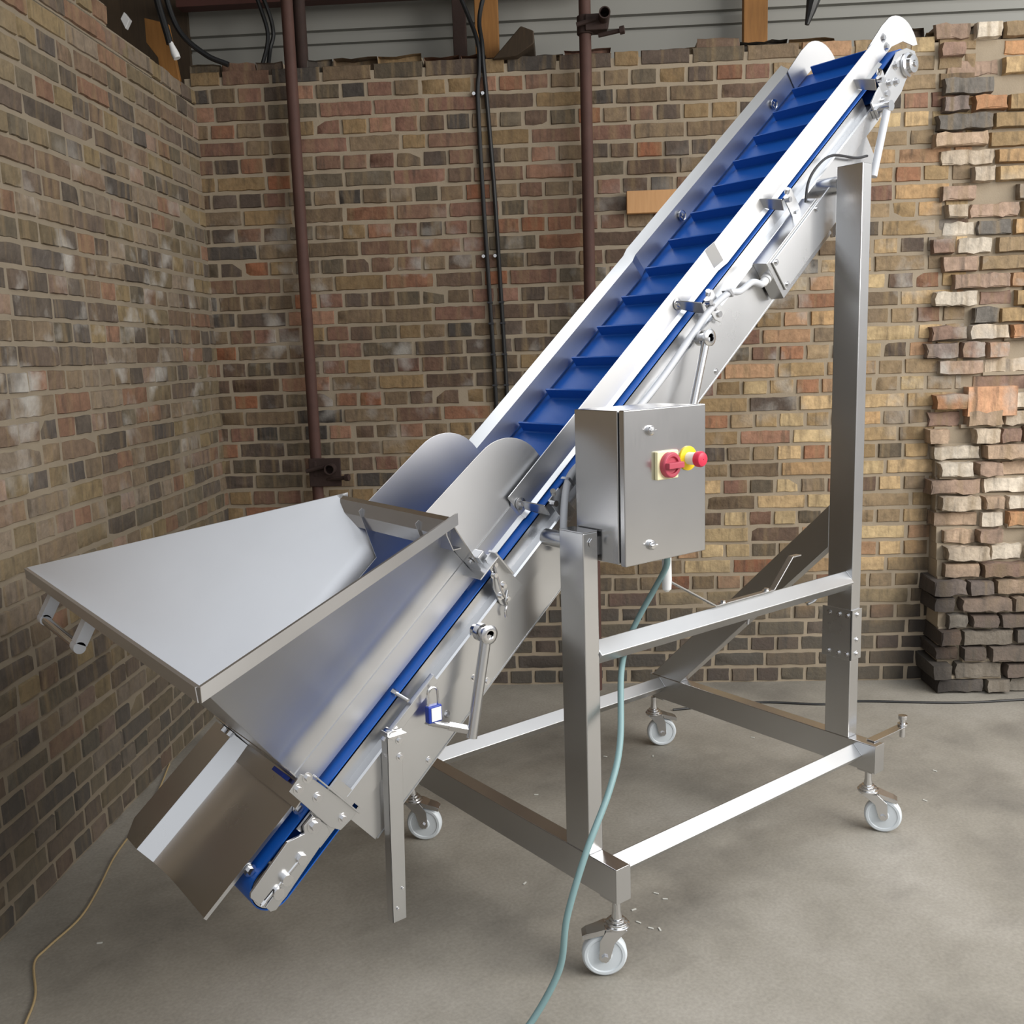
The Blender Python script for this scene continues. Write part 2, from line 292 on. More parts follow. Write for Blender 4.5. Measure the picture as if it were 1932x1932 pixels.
def brick(mb, O, U, Nn, u0, u1, z0, z1, dep, col, jag=0.0022, m=0):
    """one brick face: irregular outline standing dep proud of the mortar, bevelled back to it"""
    pts = []
    nu = max(2, int((u1-u0)/0.035)); r = lambda a: rnd.uniform(-a, a)
    for i in range(nu): pts.append((u0+(u1-u0)*i/nu+r(jag)*(i > 0), z0+r(jag)))
    for i in range(2): pts.append((u1+r(jag), z0+(z1-z0)*i/2))
    for i in range(nu): pts.append((u1+(u0-u1)*i/nu, z1+r(jag)))
    for i in range(2): pts.append((u0+r(jag), z1+(z0-z1)*i/2))
    n = len(pts); cu_, cz = (u0+u1)/2, (z0+z1)/2; tl = r(0.0025); tz = r(0.002); ch = 0.0045
    P = []
    for a, b in pts:
        P.append(O+U*a+Vector((0, 0, b))-Nn*0.004)
    for a, b in pts:
        a2 = a+(ch if a < cu_ else -ch)*min(1, abs(a-cu_)/0.02); b2 = b+(ch if b < cz else -ch)*min(1, abs(b-cz)/0.012)
        P.append(O+U*a2+Vector((0, 0, b2))+Nn*(dep+tl*(a-cu_)/(u1-u0)*2+tz*(b-cz)/(z1-z0)*2))
    F = [(i, (i+1) % n, n+(i+1) % n, n+i) for i in range(n)]+[tuple(range(n, 2*n))]
    mb.add(P, F, m, col)
CP = 0.0811
def brickwork(mb, O, U, Nn, length, ztop, pal, start=0.0, top_rows=0, skip=None):
    k = 0; z = 0.0
    while z < ztop-0.02:
        head = k % 2 == 0; Lb = 0.125 if head else 0.249; jt = 0.013
        u = start-rnd.uniform(0.02, 0.10)-(0.06 if not head else 0)
        while u < length:
            Lr = Lb*rnd.uniform(0.94, 1.06)
            if not head and rnd.random() < 0.12: Lr = 0.125
            a, b = max(u, start), min(u+Lr-jt, length)
            if b-a > 0.02:
                dep = rnd.uniform(0.002, 0.009); z0 = z+0.0065+rnd.uniform(-.002, .002); z1 = z+CP-0.0065+rnd.uniform(-.002, .002)
                ok = True
                if z > ztop-top_rows*CP-0.01: 
                    z1 -= rnd.uniform(0, 0.03); ok = rnd.random() > 0.12; dep -= rnd.uniform(0, 0.05)
                elif rnd.random() < 0.012: dep = 0.001
                if skip and skip(a, b, z): ok = False
                if ok: brick(mb, O, U, Nn, a, b, z0, z1, dep, pick(pal((a+b)/2, z) if callable(pal) else pal))
            u += Lr
        z += CP; k += 1
def slab(mb, O, U, Nn, a, b, z0, z1, thick, m=1):
    mb.obox(O, U, Nn, (0, 0, 1), (a, -thick, z0), (b, 0, z1), m)
# back wall
ZB = 3.047
bw = MB(); O = room(0, 0, 0)
slab(bw, O, Bv, -Dv, -0.08, 7.0, 0, ZB, 0.24)
def palb(u, z): return PALR if (u > 2.75 and rnd.random() < 0.85) or (u > 1.9 and z < 1.6 and rnd.random() < 0.45) else PAL  # paler bricks rightwards: stronger light there put into the brick colour
brickwork(bw, O, Bv, -Dv, 3.62, ZB, palb, start=-0.05)
# broken top course
u = -0.05
while u < 3.6:
    L_ = rnd.uniform(0.10, 0.24); h = rnd.choice((0.03, 0.045, 0.06, 0.068)); d = rnd.uniform(-0.06, 0.0)
    if rnd.random() > 0.1:
        brick(bw, O, Bv, -Dv, u, u+L_, ZB, ZB+h, d, pick(PAL), 0.006)
        bw.obox(O, Bv, -Dv, (0, 0, 1), (u, -0.2, ZB-0.004), (u+L_, d-0.006, ZB+h-0.006), 1)
    u += L_+0.008
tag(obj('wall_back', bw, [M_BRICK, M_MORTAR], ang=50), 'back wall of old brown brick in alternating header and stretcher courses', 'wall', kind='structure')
# left wall
lw = MB(); O2 = room(-0.035, 0.02, 0)
slab(lw, O2, -Dv, Bv, -0.1, 4.6, 0, 2.92, 0.24)
ltop = lambda u: 2.93+min(1.6, max(0, u-0.3))*0.22
brickwork(lw, O2, -Dv, Bv, 4.6, 3.0, PALL)
for k in range(4):
    z = 2.919+k*CP; u = 0.45+0.42*k+rnd.uniform(0, .1); slab(lw, O2, -Dv, Bv, u, 4.6, z-0.004, z+CP, 0.24)
    while u < 4.6:
        L_ = 0.125 if k % 2 else 0.249
        brick(lw, O2, -Dv, Bv, u, u+L_-0.011, z+0.006, z+CP-0.006, rnd.uniform(0.002, 0.01), pick(PALL if u < 1.2 or rnd.random() < .4 else PALR)); u += L_*rnd.uniform(.95, 1.05)
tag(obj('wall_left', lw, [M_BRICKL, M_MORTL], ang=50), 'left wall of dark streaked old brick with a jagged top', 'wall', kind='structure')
# broken pier at the right
pw = MB(); O3 = room(3.46, 0, 0); z = 0.0; k = 0
def proj(z): return 0.035 if z > 1.45 else 0.035+0.19*min(1, (1.45-z)/1.2)
while z < ZB+0.05:
    u = rnd.uniform(-0.03, 0.05)+(0.0 if z > 1.2 else 0.02); hc = CP*rnd.uniform(0.95, 1.03)
    slab(pw, O3, Bv, -Dv, 0.03, 3.2, z, z+hc, 0.25) if False else None
    pw.obox(O3, Bv, -Dv, (0, 0, 1), (0.035, -0.2, z), (3.4, proj(z)-0.062, z+hc+0.002), 1)
    if z > 1.75: pw.obox(O3, Bv, -Dv, (0, 0, 1), (0.43, -0.2, z), (3.4, proj(z)-0.019, z+hc+0.001), 1)
    elif rnd.random() < .6: a_ = rnd.uniform(.02, .5); pw.obox(O3, Bv, -Dv, (0, 0, 1), (a_, -0.2, z-.004), (a_+rnd.uniform(.15, .5), proj(z)-0.022, z+.012), 1)
    while u < 2.4:
        L_ = rnd.choice((0.11, 0.13, 0.22, 0.25, 0.17))*rnd.uniform(.9, 1.1)
        reg = (u > 0.31 or u+L_ > 0.42) and z > 1.70
        d = proj(z)+(rnd.uniform(-0.012, 0.008) if reg else rnd.choice((0.0, 0.008, -0.015, -0.03, -0.05, 0.014, -0.012, .004)))
        col = pick(PALR if reg else PALP)
        if rnd.random() > (0.0 if reg else 0.025):
            z0, z1 = z+rnd.uniform(.002, .008), z+hc-rnd.uniform(.003, .009); j = 0.003 if reg else 0.008
            # solid block with a rough front
            pw.obox(O3, Bv, -Dv, (0, 0, 1), (u+.006, -0.12, z0+.004), (u+L_-.016, d-0.004, z1-.004), 0); 
            for q in range(6): pw.c[-1-q] = col
            brick(pw, O3-Dv*0+(-Dv)*0, Bv, -Dv, u, u+L_-.01, z0, z1, d, col, j)
        u += L_+rnd.uniform(0, .012)
    z += hc; k += 1
# the large pinkish block bridging two courses
pw.obox(O3, Bv, -Dv, (0, 0, 1), (0.17, -0.05, 1.335), (0.40, proj(1.4)+0.02, 1.475), 0)
for q in range(6): pw.c[-1-q] = lin('c99a78')
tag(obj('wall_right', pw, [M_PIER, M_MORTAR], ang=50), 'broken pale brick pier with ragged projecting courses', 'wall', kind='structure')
# sheet cladding above the walls
cl = MB(); d0 = 0.35; prof = []
def zc(z): return z
zs = [(2.85, 0), (3.262, 0), (3.264, .022), (3.278, .022), (3.282, 0), (3.318, 0), (3.321, .026), (3.342, .026), (3.346, 0), (3.53, 0), (3.533, .024), (3.55, .024), (3.553, 0), (3.61, 0), (3.613, .024), (3.63, .024), (3.634, 0), (5.2, 0)]
cl.strip([room(-0.17, d0+dd, z) for z, dd in zs], Bv*7.5)
tag(obj('wall_cladding', cl, M_CLAD, ang=20), 'light grey profiled metal cladding above the back wall', 'wall', kind='structure')
c2 = MB(); c2.obox(room(-0.5, 0, 0), Dv, Bv, (0, 0, 1), (-5.0, -0.05, 2.8), (0.6, 0.0, 5.2)); c2.obox(room(-0.5, 0, 0), Dv, Bv, (0, 0, 1), (0.32, 0.0, 2.9), (0.36, 0.34, 5.2))  # added panels: keep light off the left, fill the shaded corner dark
tag(obj('shade_panel_left', c2, M_DWOOD), 'dark panel added behind the left wall top to block light and stand in for shade', 'wall', kind='structure')
rb = MB(); rb.obox(room(0, 0, 0), Bv, Dv, (0, 0, 1), (-0.15, 0.16, 3.425), (1.9, 0.24, 3.50))
tag(obj('roof_purlin', rb, M_CLADD), 'red-brown roof purlin at the top left above the back wall', 'beam')

rf = MB(); rf.add([room(-0.5, 0.6, 4.1), room(1.8, 0.6, 4.1), room(4.2, 0.6, 4.1), room(4.2, -1.7, 4.5), room(1.8, -1.7, 4.5), room(1.8, -4.4, 4.97), room(-0.5, -4.4, 4.97)], [(0, 1, 4, 5, 6), (1, 2, 3, 4)])  # roof piece out of view, outlined to shade the left and back
tag(obj('shading_ceiling', rf, M_CLAD, solid=.02), 'unseen shed roof over the back corner, outlined to darken the left side', 'roof', kind='structure')

# ------------------------------------------------------------------ the conveyor (one machine: everything bolted to it is its part)
X3, Y3, Z3 = Vector((1, 0, 0)), Vector((0, 1, 0)), Vector((0, 0, 1))
L, A, D0, PB, ZBm, HA, HB, W = 1.2351, 0.052, 0.1066, 0.097, 0.2253, 1.232, 2.276, 1.0707
al = math.radians(40.5)
U = Vector((math.cos(al), 0, math.sin(al))); NV = Vector((-math.sin(al), 0, math.cos(al)))
def K(s, y, n): return U*s+NV*n+Y3*y
mach = empty('inclined_conveyor', (0.6, 0.5, 0)); tag(mach, 'stainless steel inclined conveyor with blue flighted belt, feed hopper and wheeled frame', 'conveyor')
ROOT = mach
def part(name, mb, m, parent=None, **k):
    """a part in world-measured coordinates: mesh is shifted so that the parent chain stays consistent"""
    o = obj(name, mb, m, parent or ROOT, **k)
    o.matrix_parent_inverse = Matrix.Translation(-Vector(ROOT.location)) if (parent is None or parent is ROOT) else Matrix()
    return o
def bolt(parent, p, d, r=0.007, h=0.006, washer=True, name='bolt', m=None):
    mb = MB(); p = Vector(p); d = Vector(d).normalized()
    if washer: mb.cyl(p, p+d*0.0015, r*1.7, 16)
    mb.cyl(p+d*0.0015, p+d*(0.0015+h), r, 6)
    return part(name, mb, m or M_POL, parent, ang=30)
# --- wheeled frame
for x in (0, L):
    b = MB().box((x, 0, ZBm), (x+A, W, ZBm+0.1)); bm = part('base_member', b, M_FRAME, bevel=0.003)
    for y0 in (0.0, W):
        e = MB().box((x-0.001, y0-0.001 if y0 == 0 else y0-0.003, ZBm-0.001), (x+A+0.001, y0+0.003 if y0 == 0 else y0+0.001, ZBm+0.101)); part('end_cap', e, M_FRAME, bm, bevel=0.001)
    for y0 in (0.01, W-0.07):
        e = MB().box((x+0.003, y0, ZBm-0.006), (x+A-0.003, y0+0.06, ZBm)); part('caster_plate', e, M_FRAME, bm, bevel=0.001)
pa = part('post', MB().box((0, D0, ZBm+0.1), (A, D0+PB, HA)), M_FRAME, bevel=0.003)
part('post_cap', MB().box((0.0005, D0+.0005, HA), (A-.0005, D0+PB-.0005, HA+0.003)), M_FRAME, pa, bevel=0.001)
bolt(pa, (A/2+0.004, D0, HA-0.028), -Y3, 0.013, 0.004, washer=False, name='plug')
pb_ = part('post', MB().box((L, D0, ZBm+0.1), (L+A, D0+PB, HB)), M_FRAME, bevel=0.003, label='tall rear post')
cpm = MB(); 
cpm.box((L-0.005, D0-0.005, 0.61), (L, D0+0.112, 0.79)); cpm.box((L-0.005, D0-0.005, 0.61), (L+A+0.004, D0, 0.79))
cpo = part('splice_plate', cpm, M_SHEET, pb_, bevel=0.001)
for z in (0.63, 0.77):
    for y in (D0+0.085, D0+0.045, D0+0.012): bolt(pb_, (L-0.005, y, z), -X3, 0.006, 0.005)
for z in (0.63, 0.68, 0.77): bolt(pb_, (L+0.03, D0-0.005, z), -Y3, 0.006, 0.005)
# brace from tall post down to the far end of its base member
p0 = Vector((L+A/2, D0+PB-0.02, 1.085)); p1 = Vector((L+A/2, 1.03, 0.27)); dd = (p1-p0).normalized(); nn = X3.cross(dd)
# cut flush with the post and base member
tt = dd.z/dd.y; half = 0.0545/abs(dd.y)
def bz(y, s): return 1.075+(y-(D0+PB))*tt+s*half
yt = D0+PB
def yat(z, s): return yt+(z-1.075-s*half)/tt
poly = [(yt, bz(yt, 1)), (yt, bz(yt, -1)), (yat(ZBm+0.1, -1), ZBm+0.1), (min(yat(ZBm+0.1, 1), W), ZBm+0.1)]
part('diagonal_brace', MB().prism([(L+0.001, y, z) for y, z in poly], X3*(A-0.002)), M_FRAME, bevel=0.003)
def diamond(name, x0, x1, y, z, hd, m=M_RAIL):
    mb = MB(); mb.prism([(x0, y-hd, z), (x0, y, z-hd), (x0, y+hd, z), (x0, y, z+hd)], X3*(x1-x0)); return part(name, mb, m, bevel=0.003)
rail = diamond('side_rail', A, L, 0.087, 0.276, 0.036)
diamond('side_rail', A, L, 1.022, 0.284, 0.036)
mid = diamond('cross_rail', A, L, 0.133, 0.891, 0.036)
# cable hooks standing on the cross rail
def hook(pts, wdt=0.020, th=0.004):
    mb = MB(); n = len(pts)
    for i in range(n-1):
        p, q = Vector(pts[i]), Vector(pts[i+1]); d = (q-p).normalized(); nn = Y3.cross(d)
        mb.obox(p, d, Y3, nn, (-0.001, -wdt/2, -th/2), ((q-p).length+0.001, wdt/2, th/2))
    return part('cable_hook', mb, M_SHEET, mid, bevel=0.0008)
yh = 0.133
hk = hook([(0.336, yh, 1.05), (0.552, yh, 0.931), (0.83, yh, 0.931), (0.925, yh, 1.024), (0.967, yh, 1.024)])
for x in (0.59, 0.80): bolt(mid, (x, yh, 0.933), Z3, 0.008, 0.007)
for q in ([(1.16, .19, .845), (1.14, .19, .828), (1.10, .19, .822)], [(.787, .19, .845), (.78, .19, .815)]): 
    mb = MB(); mb.tube(spline(q, 5), 0.005, 8); part('cable_hook', mb, M_SHEET, mid)
# --- casters
def caster(px, py, hx, hy):
    hub = Vector((hx, hy, 0.0625)); piv = Vector((px, py, 0)); t = Vector((hx-px, hy-py, 0)); t.normalize(); ax = Vector((-t.y, t.x, 0))
    mb = MB()
    mb.lathe(Vector((px, py, 0.142)), Z3, [(0, 0.002), (0, .034), (.004, .036), (.008, .036), (.011, .030), (.016, .030), (.019, .022), (.024, .022), (.026, .015), (.034, .0145), (.045, .012), (ZBm-0.148, .0115), (ZBm-0.148, .001)], 28)
    for s in (-1, 1):
        o = s*0.0235
        pl = [piv+ax*o+t*a+Z3*z for a, z in ((-.026, .144), (.030, .144), (.046, .118), (.052, .062), (.044, .052), (.032, .052), (.022, .066), (-.018, .122))]
        k = (hub-piv).dot(t)/0.038
        pl = [piv+ax*o+t*(a if z > .13 else (a-0.038)*0.75+(hub-piv).dot(t))+Z3*z for a, z in ((-.026, .144), (.030, .144), (.056, .112), (.060, .060), (.050, .050), (.028, .050), (.018, .062), (.002, .105))]
        mb.prism(pl, ax*(s*0.003))
    mb.obox(piv+Z3*0.139, t, ax, Z3, (-.026, -.0265, 0), (.032, .0265, .005))
    c = part('caster', mb, M_POL, bevel=0.0008)
    wm = MB(); R_ = 0.0625
    wm.lathe(hub-ax*0.0175, ax, [(0.002, 0.008), (0.0, 0.012), (0.0, 0.018), (.003, .021), (.003, .046), (.0005, .049), (.0005, .056), (.004, .0605), (.009, R_), (.026, R_), (.031, .0605), (.0345, .056), (.0345, .049), (.032, .046), (.032, .021), (.035, .018), (.035, .012), (.033, .008)], 48)
    part('wheel', wm, M_WHEEL, c)
    ab = MB(); ab.cyl(hub-ax*0.033, hub+ax*0.033, 0.006, 12); ab.cyl(hub-ax*0.034, hub-ax*0.027, 0.010, 6); ab.cyl(hub+ax*0.027, hub+ax*0.034, 0.010, 6); part('axle_bolt', ab, M_POL, c, ang=30)
    br = MB(); pr = [(0.0, .146), (.035, .147), (.06, .138), (.085, .131), (.097, .124)]
    for i in range(4):
        (a, z), (b, z2) = pr[i], pr[i+1]
        w0 = .030-.012*i/4; w1 = .030-.012*(i+1)/4
        P = [piv+t*a+ax*w0+Z3*z, piv+t*a-ax*w0+Z3*z, piv+t*b-ax*w1+Z3*z2, piv+t*b+ax*w1+Z3*z2]
        br.add(P, [(0, 1, 2, 3)])
    for s in (-1, 1):
        br.add([piv+t*.035+ax*(s*.026)+Z3*.147, piv+t*.097+ax*(s*.018)+Z3*.124, piv+t*.095+ax*(s*.017)+Z3*.112, piv+t*.038+ax*(s*.024)+Z3*.130], [(0, 1, 2, 3)])
    part('brake_pedal', br, M_POL, c, solid=0.002)
caster(A/2-.002, 0.026, -0.004, 0.048)
caster(L+A/2, 0.040, 1.288, -0.004)
caster(L+.006, W-0.012, 1.268, 1.040)
caster(.006, W-.02, 0.034, 1.022)
# parking lever on the near right corner of the frame
lv = MB(); lv.box((L+0.03, 0.022, ZBm+0.101), (L+0.235, 0.054, ZBm+0.105)); lv.cyl((L+0.235, 0.038, ZBm+0.06), (L+0.235, 0.038, ZBm+0.135), 0.010, 14); lv.cyl((L+0.235, 0.038, ZBm+0.105), (L+0.235, 0.038, ZBm+0.112), 0.018, 16); lv.cyl((L+0.235, 0.038, ZBm+0.128), (L+0.235, 0.038, ZBm+0.142), 0.016, 14)
part('towing_arm', lv, M_POL, bevel=0.001)

# --- conveyor body
YN, YF, YC = 0.285, 0.710, 0.4975
def mir(y): return 2*YC-y
def run(name, prof, s0, s1, m, parent=None, far=False, solid=0.002, **k):
    mb = MB(); mb.strip([K(s0, mir(y) if far else y, n) for y, n in prof], U*(s1-s0)); return part(name, mb, m, parent, solid=solid, **k)
CH = [(.316, .940), (.316, .904), (.289, .902), (YN, .898), (YN, .846), (.293, .843)]
BE = [(.291, .850), (.291, .745), (.296, .738), (.33, .737)]
chn = run('side_channel', CH, -.07, 2.83, M_SHEET, ang=20); chf = run('side_channel', CH, -.07, 2.83, M_SHEET, far=True, ang=20)
bel = run('belly_cover', BE, -.105, 2.74, M_SHEET, ang=20); belf = run('belly_cover', BE, -.105, 2.74, M_SHEET, far=True, ang=20)
mb = MB(); mb.obox((0, 0, 0), U, Y3, NV, (-.10, .292, .7365), (2.74, mir(.292), .739)); part('bottom_tray', mb, M_SHEET)
run('slide_bed', [(.317, .9465), (mir(.317), .9465)], -.05, 3.0, M_SHEET)
for s in (0.13, 0.39, 0.235, 1.05, 1.62, 2.1, 2.45): bolt(bel, K(s, .291, .757), -Y3, 0.006, 0.005)
for s in (0.25, 0.37): bolt(bel, K(s, .291, .80), -Y3, 0.006, 0.005)
# cross end plates that close the body
mb = MB(); mb.obox((0, 0, 0), U, Y3, NV, (-.10, .292, .739), (-.098, mir(.292), .84)); part('end_plate', mb, M_SHEET)
# --- belt with flights
TB, SH, ST, RB = 0.955, 3.085, -.335, .055
bt = MB(); path = []
for k in range(13):
    a = math.pi/2+math.pi*k/12; path.append((ST+RB*math.cos(a), TB-RB+RB*math.sin(a)))
for k in range(13):
    a = -math.pi/2+math.pi*k/12; path.append((SH+RB*math.cos(a), TB-RB+RB*math.sin(a)))
path.append(path[0])
bt.strip([K(s, .302, n) for s, n in path], Y3*(mir(.302)-.302)); belt = part('belt', bt, M_BELT, solid=0.003, ang=40)
for k in range(-6, 15):
    s = 0.985+0.15*k
    fm = MB(); fm.prism([K(s-.004, .35, TB), K(s+.006, .35, TB), K(s+.003, .35, TB+.036), K(s-.003, .35, TB+.036)], Y3*(mir(.35)-.35))
    fm.prism([K(s-.016, .35, TB), K(s-.003, .35, TB+.003), K(s-.003, .35, TB+.010), K(s+.012, .35, TB)], Y3*(mir(.35)-.35))
    part('flight', fm, M_BELT, belt)
for s, nm in ((SH, 'head_roller'), (ST, 'tail_roller')):
    rm = MB(); rm.cyl(K(s, .303, TB-RB), K(s, mir(.303), TB-RB), RB-.004, 32); rm.cyl(K(s, .262, TB-RB), K(s, mir(.262), TB-RB), .014, 16); part(nm, rm, M_POL)
# --- side guards
def guard(far):
    lo = [(.326, .963), (.337, .974), (.337, 1.043), (.327, 1.049)] if not far else [(.326, .963), (.337, .974), (.337, 1.039), (.310, 1.064)]
    up = [(y-.014, n) for y, n in lo]
    mb = MB(); rows = []
    for s, pr in ((.80, lo), (1.862, lo), (1.90, up), (3.0, up)): rows.append([K(s, mir(y) if far else y, n) for y, n in pr])
    mb.grid(rows); g = part('side_guard', mb, M_GUARD, solid=0.002, ang=15)
    # short lower piece beside the hopper, set further in
    l2 = [(.333, .9615), (.345, .972), (.345, 1.014)]
    mb = MB(); mb.grid([[K(s, mir(y) if far else y, n) for y, n in l2] for s in (.62, .795)]+[[K(.803, mir(y) if far else y, n) for y, n in ((.326, .963), (.337, .974), (.337, 1.03))]]); part('guard_skirt', mb, M_GUARD, g, solid=0.002, ang=15)
    # rounded cheek at the discharge end
    ye = mir(.326) if far else .326
    P = [(2.98, .967), (2.98, 1.044), (3.10, 1.056)]
    for k in range(11):
        a = math.radians(78-9.2*k); P.append((3.125+.142*math.cos(a), .915+.142*math.sin(a)))
    P += [(3.235, .893), (3.185, .942), (3.11, .967)]
    mb = MB(); mb.prism([K(s, ye, n) for s, n in P], Y3*(.004 if not far else -.004)); ck = part('end_cheek', mb, M_HOP, g, bevel=0.0008)
    sg = -1 if not far else 1
    for s, n in ((3.02, 1.02), (3.02, .985)): bolt(g, K(s+.06, ye, n), Y3*sg, .009, .007)
    return g
gn = guard(False); gf = guard(True)
# clamp brackets carrying the guards
def clampb(s, far=False):
    f = (lambda y: mir(y)) if far else (lambda y: y); sg = -1 if not far else 1
    mb = MB(); mb.prism([K(s, f(.333), 1.016), K(s, f(.333), .984), K(s+.008, f(.30), .962), K(s+.02, f(.268), .944), K(s+.02, f(.258), .985), K(s+.008, f(.30), 1.004)], U*.004)
    b = part('guard_bracket', mb, M_BOX, gf if far else gn, bevel=.0008)
    m2 = MB(); m2.prism([K(s+.045, f(.272), .977), K(s+.095, f(.272), .977), K(s+.095, f(.272), .885), K(s+.06, f(.272), .875), K(s+.045, f(.272), .90)], Y3*(sg*.004)); part('bracket_foot', m2, M_SHEET, chf if far else chn, bevel=.001)
    m3 = MB(); m3.cyl(K(s+.07, f(.285), .90), K(s+.07, f(.262), .90), .010, 10); part('bracket_bolt', m3, M_POL, chf if far else chn, ang=30)
    m3 = MB(); m3.cyl(K(s+.072, f(.272), .975), K(s+.072, f(.262), .99), .008, 10); part('bracket_bolt', m3, M_POL, chf if far else chn, ang=30)
    m4 = MB(); m4.lathe(K(s+.004, f(.334), 1.0), Y3*sg, [(0, .018), (.003, .018), (.004, .009), (.010, .008), (.010, .001)], 16); part('guard_bolt', m4, M_POL, gf if far else gn)
    m4 = MB(); m4.cyl(K(s+.05, f(.268), .963), K(s+.05, f(.250), .963), .009, 10); part('guard_bolt', m4, M_POL, gf if far else gn)
for s in (.815, 1.655, 2.16, 2.83): clampb(s)
for s in (.815, 1.655, 2.16, 2.83): clampb(s, True)
# --- head end plates and hinge bar
for far in (False, True):
    f = (lambda y: mir(y)) if far else (lambda y: y); sg = -1 if not far else 1
    H = [(2.80, .928), (2.845, .938), (3.0, .962), (3.04, .975), (3.10, .952), (3.14, .915), (3.135, .885), (3.03, .868), (2.985, .852), (2.90, .846), (2.80, .86)]
    mb = MB(); mb.prism([K(s, f(.274), n) for s, n in H], Y3*(sg*.006)); hp = part('head_plate', mb, M_SHEET, bevel=.001)
    for s, n in ((2.86, .895), (2.93, .92), (3.0, .945), (3.06, .935), (3.09, .90), (2.97, .90)): bolt(hp, K(s, f(.274)+sg*.006, n), Y3*sg, .009, .01)
    mb = MB(); mb.lathe(K(SH-.02, f(.268), .905), Y3*sg, [(0, .04), (.004, .042), (.012, .042), (.016, .034), (.028, .030), (.03, .012), (.036, .010), (.036, .001)], 28); part('bearing', mb, M_POL, hp)
    mb = MB(); mb.obox((0, 0, 0), U, Y3, NV, (2.80, f(.272)-.012, .868), (2.85, f(.272)+.012, .90)); part('plate_block', mb, M_POL, hp, bevel=.002)
    if not far:
        mb = MB(); mb.tube([K(2.83, .240, .88), K(2.70, .240, .80), K(2.62, .240, .75)], .0135, 14); part('support_rod', mb, M_PVC, hp)
        mb = MB(); mb.cyl(K(2.835, .224, .885), K(2.835, .272, .885), .018, 16); part('rod_boss', mb, M_POL, hp)
mb = MB(); mb.cyl(K(2.94, .30, .845), K(2.94, mir(.30), .845), .012, 14); part('snub_roller', mb, M_POL)
# --- tail take-up plates
TP = [(-.153, .956), (-.150, .905), (-.160, .884), (-.317, .873), (-.368, .872), (-.378, .882), (-.376, .902), (-.335, .904), (-.335, .917), (-.375, .918), (-.380, .924), (-.378, .952), (-.370, .959), (-.235, .966), (-.197, .942), (-.185, .957)]
for far in (False, True):
    f = (lambda y: mir(y)) if far else (lambda y: y); sg = -1 if not far else 1
    mb = MB(); mb.prism([K(s, f(.280), n) for s, n in TP], Y3*(sg*.008)); tp = part('take_up_plate', mb, M_SHEET, bevel=.0012)
    bolt(tp, K(-.169, f(.280)+sg*.008, .934), Y3*sg, .011, .009); bolt(tp, K(-.245, f(.28)+sg*.008, .903), Y3*sg, .009, .008); bolt(tp, K(-.364, f(.28)+sg*.002, .910), -U, .008, .01, False)
    mb = MB(); mb.cyl(K(-.38, f(.276), .911), K(-.25, f(.274), .906), .005, 10); part('tension_screw', mb, M_POL, tp)
    mb = MB(); mb.cyl(K(-.30, f(.285), .906), K(-.30, f(.258), .906), .014, 16); mb.cyl(K(-.245, f(.285), .905), K(-.245, f(.262), .905), .013, 6); part('shaft_end', mb, M_POL, tp, ang=30)
    mb = MB(); mb.obox((0, 0, 0), U, Y3, NV, (-.20, min(f(.285), f(.293)), .87), (-.05, max(f(.285), f(.293)), .955)); part('plate_spacer', mb, M_SHEET, tp)
    CN = [(-.098, 1.06), (-.145, 1.056), (-.150, .90), (-.140, .868), (-.105, .862), (-.080, .862), (-.088, 1.021)]
    mb = MB(); mb.prism([K(s, f(.270), n) for s, n in CN], Y3*(sg*.006))
    mb.prism([K(-.080, f(.270), .862), K(-.080, f(.270), 1.03), K(-.084, f(.270), 1.03), K(-.084, f(.270), .862)], Y3*(sg*.018))
    cp_ = part('hopper_mount', mb, M_SHEET, bevel=.001)
    for s, n in ((-.095, 1.04), (-.128, 1.04), (-.115, .983), (-.115, .885)): bolt(cp_, K(s, f(.270)+sg*.006, n), Y3*sg, .0075, .007)
# --- strap leg (near and far)
for far in (False, True):
    f = (lambda y: mir(y)) if far else (lambda y: y); sg = -1 if not far else 1
    mb = MB(); y1 = f(.253)
    mb.prism([(-.534, y1, .785), (-.490, y1, .785), (-.506, y1, .275), (-.546, y1, .275)], Y3*(sg*-.003))
    mb.prism([(-.534, y1, .785), (-.531, y1, .785), (-.543, y1, .275), (-.546, y1, .275)], Y3*(sg*-.028))
    lg = part('strap_leg', mb, M_SHEET, bevel=.0008)
    for z in (.757, .713): bolt(lg, (-.50, y1, z), Y3*sg, .006, .005)
    bolt(lg, (-.53, y1, .31), Y3*sg, .003, .003, False); bolt(lg, (-.513, y1, .36), Y3*sg, .003, .003, False)
    mb = MB(); mb.cyl(Vector((-.515, f(.285), .775)), Vector((-.515, f(.25), .775)), .012, 12); mb.obox((-.535, 0, .775), X3, Y3, Z3, (0, min(f(.24), f(.262)), -.002), (.05, max(f(.24), f(.262)), .002)); part('leg_pivot', mb, M_POL, lg)
# slanted lock bar beside the belt
mb = MB(); mb.obox((0, 0, 0), U, Y3, NV, (.085, .258, .930), (.292, .276, .934)); mb.obox((0, 0, 0), U, Y3, NV, (.085, .272, .900), (.292, .276, .934)); lb = part('lock_bar', mb, M_SHEET, bevel=.0008)
mb = MB(); mb.cyl(K(.20, .305, .957), K(.20, .262, .945), .005, 10); mb.cyl(K(.20, .318, .962), K(.20, .302, .957), .009, 6); part('stud', mb, M_POL, lb)
